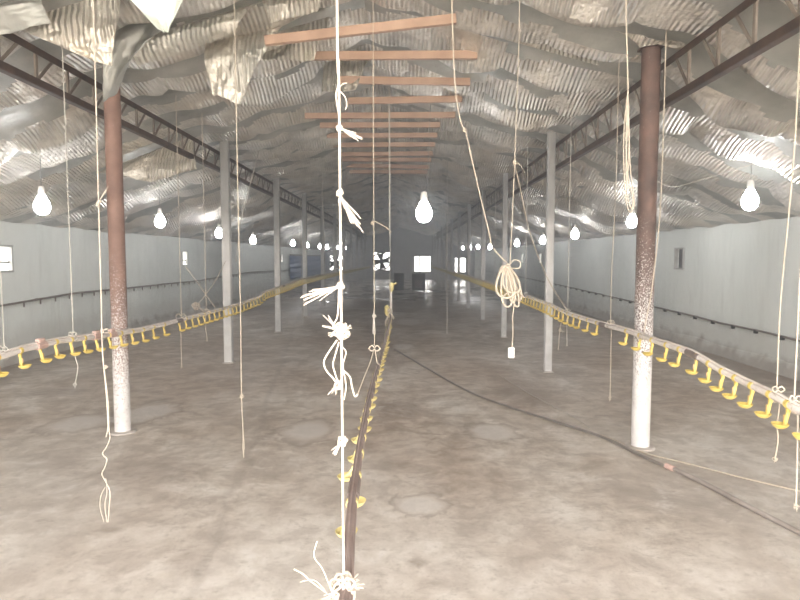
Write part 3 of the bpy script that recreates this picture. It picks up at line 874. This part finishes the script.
# 4 thin rope to the middle pipe (second hanger)
YD = 4.55
pj = poly_at(cpath, YD)
rt = hang('hanging_rope', 'thin rope just right of the thick white rope, with a bow above the brown pipe',
          Ys([(373, 0), (373.5, 150), (374, 250), (374.5, 346)], YD), 0.0037, M['rope'], root_at=pj)
part(rt, 'knot', M['rope_grey'], lambda b: (knot(b, atY(374, 316, YD), .015, .006, 3), tassel(b, atY(374, 310, YD), atY(374, 334, YD), 5, .012, .005)))
part(rt, 'bow', M['rope'], lambda b: bow(b, atY(374.5, 348, YD), .042, .006))
part(rt, 'sling', M['rope'], lambda b: (tube_rope(b, Ys([(374, 349), (370, 363), (363, 380), (357, 396)], YD), 0.0040), tube_rope(b, [atY(375, 349, YD), atY(377, 362, YD), pj+Vector((.012, 0, .02)), pj+Vector((0, 0, -.02))], .0055)))
part(rt, 'loose_end', M['rope'], lambda b: (tube_rope(b, Ys([(374, 221), (380, 224), (387, 228), (391.5, 233)], YD), 0.0036), knot(b, atY(372.5, 223, YD), .012, .005, 3)))

# 5 hanger further along the middle pipe
YE = 7.9
pj = poly_at(cpath, YE)
rt = hang('hanging_rope', 'thin grey rope tied to the far part of the central brown pipe',
          [Vector((pj.x, YE, 3.9)), Vector((pj.x, YE, 2.4)), Vector((pj.x, YE, pj.z+.14))], .0055, M['rope_grey'], root_at=pj)
part(rt, 'knot', M['rope'], lambda b: (knot(b, pj+Vector((0, 0, .13)), .03, .007, 5), tassel(b, pj+Vector((0, 0, .13)), pj+Vector((-.07, 0, -.05)), 4, .02, .006), tassel(b, pj+Vector((0, 0, .13)), pj+Vector((.05, 0, .01)), 4, .02, .006)))

# 6 cream rope with the coil and the white plug
YG = 4.0
C = M['rope']
rt = hang('cable_bundle', 'cream cord tied up in a coil right of centre with a white plug below', Ys([(452, 0), (453.5, 55), (456, 95), (461, 122), (466, 133), (472, 160), (480, 195), (489, 232), (492, 246), (499, 255), (508, 264)], YG), 0.0049, C, cat='cord', root_at=atY(511, 357, YG))
part(rt, 'knot', C, lambda b: (knot(b, atY(464.5, 130, YG), .013, .006, 4)))
def coil(b):
    for i, (w, h, ox, tw) in enumerate(((.050, .105, -.018, 0), (.030, .135, -.012, .3), (.018, .12, .012, -.3), (.044, .09, .016, .5), (.020, .135, .03, .2), (.034, .10, -.03, .8), (.026, .115, .04, -.6))):
        c0 = atY(508, 266, YG)+Vector((ox*.6, .010*(i-3), -h))
        pts = [c0+Vector((w*math.cos(a)*(1.15-.55*math.sin(a))-.12*h*math.sin(a)+ox*.5*(1-math.sin(a)), .012*math.sin(a+tw), h*math.sin(a))) for a in [2*PI*k/14+PI/2 for k in range(15)]]
        b.tube(smooth_path(pts, 3), .0068, 7)
    knot(b, atY(508, 267, YG), .016, .0062, 4)
    tube_rope(b, Ys([(508, 267), (514, 260), (520, 262), (519, 268), (511, 268)], YG), 0.0045)
    tube_rope(b, Ys([(512, 272), (516, 285), (520, 293), (525, 298)], YG), 0.0045)
part(rt, 'coil', C, coil)
part(rt, 'tail', C, lambda b: tube_rope(b, Ys([(513, 292), (514, 305), (512.5, 318), (513, 332), (512, 347)], YG), 0.0045))
pp = atY(511.2, 352.5, YG)
def plug(b):
    b.box(pp, (.042, .028, .072), bev=.006)
part(rt, 'plug', M['plastic_white'], plug)
def socket_holes(b):
    for dz in (-.018, .016):
        for dx in (-.009, .009): b.lathe([(.004, -.002), (.004, .002)], pp+Vector((dx, -.0145, dz)), 8, axis=Matrix.Rotation(PI/2, 3, 'X'))
part(rt, 'socket_hole', M['black'], socket_holes)
YG2 = 4.12
rt = hang('hanging_rope', 'thin straight rope falling from the roof to the coiled cream cord', Ys([(519, 40), (517, 100), (514.5, 165), (512, 225), (510, 263)], YG2), 0.0037, C)
part(rt, 'knot', C, lambda b: knot(b, atY(514.5, 163, YG2), .014, .005, 3))
part(rt, 'loose_end', C, lambda b: (tube_rope(b, [atY(514.5, 164, YG2), atY(521, 192, 4.5), atY(528, 226, 5.0), atY(537, 253, 5.6), atY(550, 283, 6.2), poly_at(rpath, YX(568, PXR))+Vector((0, 0, .02))], .0055), tube_rope(b, Ys([(515, 160), (520, 165), (525, 173)], YG2), 0.0022)))

# 7 bunch of cord beside the dark brown column
YH = 3.7
rt = hang('hanging_rope', 'bunched cream rope hanging in loops left of the dark brown column', Ys([(626, 0), (627, 50), (628, 100), (626, 160), (627, 195)], YH), 0.0049, C)
part(rt, 'loop', C, lambda b: (tube_rope(b, Ys([(628, 90), (624, 130), (624, 170), (626, 200), (630, 212), (634, 205), (633, 190), (630, 165), (629, 130), (628, 95)], YH), 0.0043), tube_rope(b, Ys([(627, 100), (626, 140), (628, 175), (633, 200), (631, 208), (627, 190), (629, 150), (628, 105)], YH), 0.0040)))

# 8 rope by the column going to the right pipe
YI = YX(642, PXR)
pj = poly_at(rpath, YI)
rt = hang('hanging_rope', 'slack cream rope right of the dark brown column down to the cup pipe', [atY(662, 172, YI), atY(659, 225, YI), atY(652, 288, YI), atY(646, 320, YI), pj+Vector((.01, -.012, .02))], .0055, M['rope'], root_at=pj)
part(rt, 'knot', M['rope'], lambda b: knot(b, pj, .030, .0055, 3))

# 9 row of hangers on the right line
def hanger(px, path, label, mat, tail=None, top_px=None, bowsz=.03, r=.0045, PX=PXR):
    Y = YX(px, PX)
    pj = poly_at(path, Y)
    tp = Vector((pj.x+(0 if top_px is None else (top_px-px)*Y/600), Y, 2.2))
    rt = hang('hanging_rope', label, [tp, pj+Vector((0, 0, .5)), pj+Vector((0, 0, .03))], r, mat, root_at=pj)
    part(rt, 'bow', mat, lambda b: (bow(b, pj+Vector((0, -.01, .045)), bowsz, r*.9), knot(b, pj, .026, r*.9, 3)))
    if tail:
        part(rt, 'tail', mat, lambda b: (tube_rope(b, [pj+Vector((0, -.03, 0))]+[atY(a, c, Y-.03) for a, c in tail], r*.95), knot(b, atY(*tail[-1], Y-.03), .012, r*.8, 2), tassel(b, atY(*tail[-1], Y-.03), atY(tail[-1][0], tail[-1][1]+4, Y-.03), 4, .012, r*.6)))
    return rt, pj
hanger(797, rpath, 'white rope at the right edge with a bow on the cup pipe', W, [(797.5, 430), (797, 470), (796, 506)], bowsz=.03, r=.005)
hanger(779, rpath, 'cream rope near right edge hanging behind the last large cups', M['rope'], [(779, 410), (777, 425), (778, 440), (775, 459)], top_px=786)
hanger(610, rpath, 'thin rope left of the dark brown column with a bow and long tail', M['rope'], [(611, 345), (610.5, 376), (610, 397)], top_px=612)
hanger(567, rpath, 'thin rope right of the second right column, tied to cup pipe', M['rope_grey'], [(567, 325), (567, 342)], r=.005)
Yq = YX(561, PXR)
rt = hang('rope_tail', 'dangling knotted rope end under the cup pipe beside the second right column', [poly_at(rpath, Yq)+Vector((0, -.02, .01)), atY(562, 318, Yq), atY(560, 330, Yq), atY(558.5, 346, Yq)], .006, C, to_roof=False)
part(rt, 'knot', C, lambda b: (knot(b, atY(560, 330, Yq), .018, .005, 3), tassel(b, atY(560, 330, Yq), atY(564, 333, Yq), 3, .02, .004), tassel(b, atY(558.5, 346, Yq), atY(558, 350, Yq), 3, .008, .005)))
# far right line hangers
for px, wd in ((525, 'between the second and third right columns'), (494, 'just beyond the third right column')):
    hanger(px, rpath, 'thin grey rope far down the right cup pipe, %s' % wd, M['rope_grey'], r=.006)
rt = hang('hanging_rope', 'pale rope hanging in the far middle, left of the right columns', Ys([(447, 205), (447, 260), (447, 334)], 12.2), .010, M['rope_grey'], single=True)
# left line hangers
def lhanger(px, label, mat, tail, **k): return hanger(px, lpath, label, mat, tail, PX=PXL, **k)
lhanger(182, 'thin rope with a bow on the left cup pipe, below left vent', M['rope'], [(181, 340), (181.5, 364)], bowsz=.06)
lhanger(73.5, 'thin grey rope over the left cup pipe, left of the long white rope', M['rope_grey'], [(76, 360), (78, 368), (75, 384)], r=.0045)
lhanger(207, 'thin rope just left of the second left column, with a short tail', M['rope'], [(206, 330), (207, 338)], r=.005)
lhanger(302, 'thin grey rope on the left cup pipe beyond the third left column', M['rope_grey'], [(303, 300), (303, 330)], r=.007)
lhanger(4, 'thin grey rope at the left edge over the cup pipe', M['rope_grey'], None, r=.003)
Yx = YX(190, PXL)
o = hang('stay_rope', 'slanting rope falling right from the left vent to the cup pipe', [atY(186, 267, Yx+.9), atY(200, 286, Yx+.7), poly_at(lpath, YX(217, PXL))+Vector((0, 0, .02))], .006, M['rope'], to_roof=False, single=True)
rt = hang('stay_rope', 'slanting rope crossing from second left column to knot over the cup pipe', [Vector((CLX-.02, lY[1]-.10, 1.55)), atY(214, 283, 8.5), atY(197, 306, 8.2)], .006, M['rope'], to_roof=False)
part(rt, 'knot', M['rope_white'], lambda b: (knot(b, atY(196, 306, 8.2), .05, .011, 6), tassel(b, atY(196, 306, 8.2), poly_at(lpath, 7.5)+Vector((0, 0, .02)), 3, .02, .006)))
o = hang('hanging_rope', 'thin slanting grey rope from left girder, beside the second left column', [atY(259, 150, 9.6), atY(250, 185, 9.6), atY(241, 220, 9.6), atY(236, 262, 9.6)], .008, M['rope_grey'], single=True, to_roof=False)
o = hang('hanging_rope', 'thin grey rope hanging from the ridge right of the centre hanger', Ys([(389, 120), (389.5, 180), (389.5, 236)], 8.2), .007, M['rope_grey'], single=True)
o = hang('hanging_rope', 'thin grey rope hanging near far end of the left girder', Ys([(322, 185), (323, 215), (325, 250)], 13), .009, M['rope_grey'], single=True)

# ------------------------------------------------------------------ bulbs
def lamp(p, label, cord_pts=None, tilt=0, s=1.0):
    root = empty('hanging_bulb', p, label, 'light bulb', 'lit bulbs hanging under the roof')
    top_ = Vector((p.x, p.y, roof(p.x)-.0))
    b = MB(); tube_rope(b, (cord_pts or [top_])+[p+Vector((0, 0, .135*s))], .0045, 6)
    b.build('cord', M['wire'], root)
    b = MB(); b.lathe([(.012, .145), (.020, .14), (.026, .10), (.026, .075)], p, 14) if s == 1 else b.lathe([(.012, .145*s), (.02*s, .14*s), (.026*s, .10*s), (.026*s, .075*s)], p, 14)
    b.build('socket', M['plastic_white'], root)
    b = MB(); b.lathe([(.024*s, .076*s), (.034*s, .055*s), (.052*s, .02*s), (.058*s, -.01*s), (.052*s, -.042*s), (.034*s, -.066*s), (.008*s, -.075*s)], p, 18)
    b.build('bulb', M['bulb'], root)
LLX, LRX = -4.15, 3.75
lpx = [(42, 205), (160, 221), (219, 233), (253, 240), (293, 243), (307, 245), (320, 246.5), (327, 247), (338, 247.5), (345, 248)]
rpx = [(750, 200), (632, 221), (575, 234), (543, 240), (517, 243), (490, 247), (478, 247), (470, 247), (463, 248), (456, 248), (449, 248)]
for i, (a, c) in enumerate(lpx):
    if 600*4.15/(405-a) > 43.2: continue
    p = atX(a, c, LLX); p.y = min(p.y, 43); p.z = min(p.z, roof(LLX)-.22)
    lamp(p, 'lit bulb under the left eave, %s of the left row counting from the camera' % ORD[i], s=1.5)
for i, (a, c) in enumerate(rpx):
    if 600*3.75/(a-405) > 43.2: continue
    p = atX(a, c, LRX); p.y = min(p.y, 43); p.z = min(p.z, roof(LRX)-.22)
    lamp(p, 'lit bulb under the right eave, %s of the right row counting from the camera' % ORD[i], s=1.5)
p = atY(424, 212, 8.2)
lamp(p, 'brightest lit bulb, hanging on a slack cord in the middle of the shed', [Vector((atY(438, 38, 8.0).x, 8.0, roof(.45)-.02)), atY(435, 62, 8.05), atY(430, 115, 8.15), atY(427.5, 180, 8.2)], s=1.9)

# ------------------------------------------------------------------ floor hose and cords
def ground(px, py, z=.02): return atZ(px, py, z)
b = MB()
hp = [(394, 349), (430, 370), (470, 392), (510, 407), (560, 423), (605, 438), (640, 455), (668, 467)]
b.tube(smooth_path([ground(*q, .014) for q in hp], 6), .0115, 8)
root = empty('rubber_hose', ground(394, 349, 0), 'dark hose lying across the floor from the middle pipe to the right', 'hose')
b.build('hose', M['hose'], root)
b = MB(); b.tube(smooth_path([ground(*q, .018) for q in [(672, 468), (700, 481), (740, 502), (775, 520), (830, 548)]], 6), .0165, 8); tag(b.build('pipe_end', M['hose_grey'], root), 'dusty grey pipe end')
b = MB(); b.tube([ground(666, 465.5, .018), ground(674, 469, .018)], .021, 10); b.build('coupling', M['sleeve_pink'], root)
b = MB(); b.tube(smooth_path([ground(*q, .006) for q in [(600, 434), (620, 442), (645, 453), (690, 464), (740, 477), (800, 491), (840, 499)]], 6), .0055, 6)
tag(b.build('loose_cord', M['rope'], org=ground(645, 453, 0)), 'thin cream cord stretched over the floor at the right, above the hose', 'cord')
b = MB(); b.tube(smooth_path([ground(*q, .005) for q in [(498, 374), (520, 388), (545, 402), (572, 416), (590, 428)]], 6), .005, 6)
tag(b.build('loose_cord', M['rope_grey'], org=ground(545, 402, 0)), 'thin grey cord on the floor between dark hose and the right columns', 'cord')

# ------------------------------------------------------------------ lines along the walls
xw = XL+.06
pts = [atX(*q, xw) for q in [(0, 306), (40, 299), (80, 292.5), (120, 289), (160, 284.5), (200, 280.5), (250, 272), (290, 270)]]
pts = [Vector((xw, 4, .84))]+pts+[Vector((xw, 29.8, 1.0))]
root = empty('wall_drinker_line', pts[0], 'dark thin pipe with small nipples along the left wall', 'drinker line')
b = MB(); b.tube(pts, .017, 8); b.build('pipe', M['hose'], root)
k = 0; y = 9.2
while y < 30 and k < 90:
    p = poly_at(pts, y); b = MB(); b.lathe([(.006, -.085), (.013, -.08), (.013, -.03), (.009, -.012)], p, 8); b.build('nipple', M['sleeve'], root); y += .42; k += 1
for y in (9.6, 13.0, 18, 24, 29):
    p = poly_at(pts, y); b = MB(); b.box(p+Vector((-.032, 0, 0)), (.062, .04, .03)); b.build('bracket', M['girder'], root, smooth=False)
xw = XR-.03
pts = [atX(*q, xw) for q in [(800, 341), (760, 331), (720, 323), (690, 315), (655, 307), (600, 294), (560, 285), (520, 276.5), (487, 271)]]
pts = [Vector((xw, 4, pts[0].z-.03))]+pts+[Vector((xw, 43, .8))]
root = empty('wall_cable', pts[0], 'dark cable clipped along the right wall above the stained plinth', 'cable')
b = MB(); b.tube(pts, .016, 8); b.build('cable', M['hose'], root)
y = 7.6; k = 0
while y < 34:
    p = poly_at(pts, y); b = MB(); b.box(p+Vector((.005, 0, -.02)), (.05, .05, .06), bev=.006); b.build('clip', M['black'], root); y += .62; k += 1
# electric wires strung from lamp to lamp
o_ = [atY(655, 189, 6.9), atY(672, 187, 6.8), atY(700, 180, 6.7), atY(730, 171, 6.6), atY(760, 162, 6.5), atY(800, 150, 6.4), atY(850, 132, 6.3)]
o_[0] = Vector((CRX+.05, rY[0]+.08, o_[0].z-.1))
o_[-1].z = lining_z(o_[-1].x, o_[-1].y)
b = MB(); tube_rope(b, o_, .006); tag(b.build('electric_wire', M['rope_grey'], org=o_[0]), 'slack grey wire strung from the dark brown column to the right roof', 'wire')
o_ = [Vector((XL+.02, 9.2, 2.2)), atY(0, 167, 8.4), atY(20, 171, 8.3), atY(45, 176, 8.2), atY(70, 186, 8.1)]
o_[0] = atY(-20, 163, 8.5); o_[-1].z = lining_z(o_[-1].x, o_[-1].y); o_[0].z = lining_z(o_[0].x, o_[0].y)
b = MB(); tube_rope(b, o_, .006); tag(b.build('electric_wire', M['rope_grey'], org=o_[0]), 'slack grey wire under the left roof at the left edge', 'wire')

# ------------------------------------------------------------------ far things
b = MB(); vs = []; fs = []; xs_ = XL+.05; n = 40
ya, yb_ = 600*5.9/(405-289), 600*5.9/(405-323.5)
za, zb = .50, 1.75
rows = 14
for i in range(n+1):
    y = ya+(yb_-ya)*i/n
    for j in range(rows+1):
        z = za+(zb-za)*j/rows
        vs.append((xs_+.05+.035*math.sin(j*1.9+.4*math.sin(i*.7))+.03*noise.noise(Vector((i*.4, j*.5, 2))), y, z+.05*noise.noise(Vector((i*.23, j*.2, 4)))))
W_ = rows+1
for i in range(n):
    for j in range(rows):
        a = i*W_+j; fs.append((a, a+1, a+W_+1, a+W_))
root = empty('blue_tarpaulin', (XL+.05, (ya+yb_)/2, za), 'dark blue tarpaulin hung along the far left wall', 'tarpaulin')
b.add(vs, fs); b.build('sheet', M['blue'], root)
b = MB(); b.tube([(xs_+.06, ya, zb), (xs_+.06, yb_, zb)], .04, 8); b.build('roller_bar', M['webbar'], root)
# dark heater / drum standing near the far doorway
q = atZ(418.5, 291.5, 0); w = 13*q.y/600
root = empty('iron_box', q, 'dark box standing on the far floor in front of the bright end window', 'box')
b = MB(); hh = 17*q.y/600
b.box(q+Vector((0, 0, hh/2+.05)), (w, .5, hh), bev=.03); b.build('body', M['darkbox'], root)
b = MB(); b.box(q+Vector((0, -.265, hh*.45)), (w*.6, .03, hh*.45), bev=.012); b.build('door', M['sleeve'], root)
for sx in (-1, 1):
    for sy in (-1, 1):
        b = MB(); b.box(q+Vector((sx*(w/2-.05), sy*.2, .035)), (.05, .05, .07)); b.build('leg', M['darkbox'], root, smooth=False)
q2 = atZ(399, 290, 0)
root = empty('iron_drum', q2, 'dark round drum on the far floor left of the dark box', 'drum')
b = MB(); b.lathe([(.24, 0), (.25, .01), (.25, .25), (.258, .26), (.258, .28), (.25, .29), (.25, .55), (.258, .56), (.258, .58), (.25, .59), (.25, .83), (.24, .84)], q2, 20); b.build('body', M['darkbox'], root)
b = MB(); b.lathe([(.235, 0), (.235, .012)], q2+Vector((0, 0, .84)), 20); b.build('lid', M['sleeve'], root)

# ------------------------------------------------------------------ light
w = bpy.data.worlds.new('overcast'); scn.world = w; w.use_nodes = True
bg = w.node_tree.nodes['Background']
wt = w.node_tree
tcw = wt.nodes.new('ShaderNodeTexCoord'); sx_ = wt.nodes.new('ShaderNodeSeparateXYZ'); wt.links.new(tcw.outputs['Generated'], sx_.inputs[0])
mrw = wt.nodes.new('ShaderNodeMapRange'); wt.links.new(sx_.outputs[2], mrw.inputs[0])      # overcast sky: brighter overhead than at the horizon
mrw.inputs[1].default_value = -.05; mrw.inputs[2].default_value = .8; mrw.inputs[3].default_value = 8.0; mrw.inputs[4].default_value = 28.0
wt.links.new(mrw.outputs[0], bg.inputs['Strength'])
bg.inputs['Color'].default_value = (1.0, .985, .965, 1)
# haze volume added to veil the far end and soften contrast
b = MB(); b.box(((XL+XR)/2, (YF+YB)/2+.5, 2.0), (XR-XL+2, YB-YF+3, 6.0))
hz = bpy.data.materials.new('veil_air'); hz.use_nodes = True
hn = hz.node_tree; hn.nodes.remove(hn.nodes['Principled BSDF'])
vs1 = hn.nodes.new('ShaderNodeVolumeScatter'); vs1.inputs['Density'].default_value = .021; vs1.inputs['Anisotropy'].default_value = .45
vs1.inputs['Color'].default_value = (.93, .96, 1.0, 1)
hn.links.new(vs1.outputs[0], hn.nodes['Material Output'].inputs['Volume'])
o = b.build('veil_haze', hz, smooth=False); o['kind'] = 'stuff'; o['label'] = 'thin added haze filling the air of the shed'; o['category'] = 'haze'

# the wide open front end of the shed, behind the camera, guides sky sampling
pd = bpy.data.lights.new('open_front', 'AREA'); pd.shape = 'RECTANGLE'; pd.size = XR-XL; pd.size_y = 3.6
pd.cycles.is_portal = True
po = bpy.data.objects.new('open_front', pd); po.location = (XC, YF-.35, 1.8); po.rotation_euler = (PI/2, 0, 0)
COL.objects.link(po)

vs_ = scn.view_settings
scn.display_settings.display_device = 'sRGB'
vs_.view_transform = 'Standard'; vs_.look = 'None'; vs_.exposure = 0.08; vs_.gamma = 1.0
vs_.use_curve_mapping = False
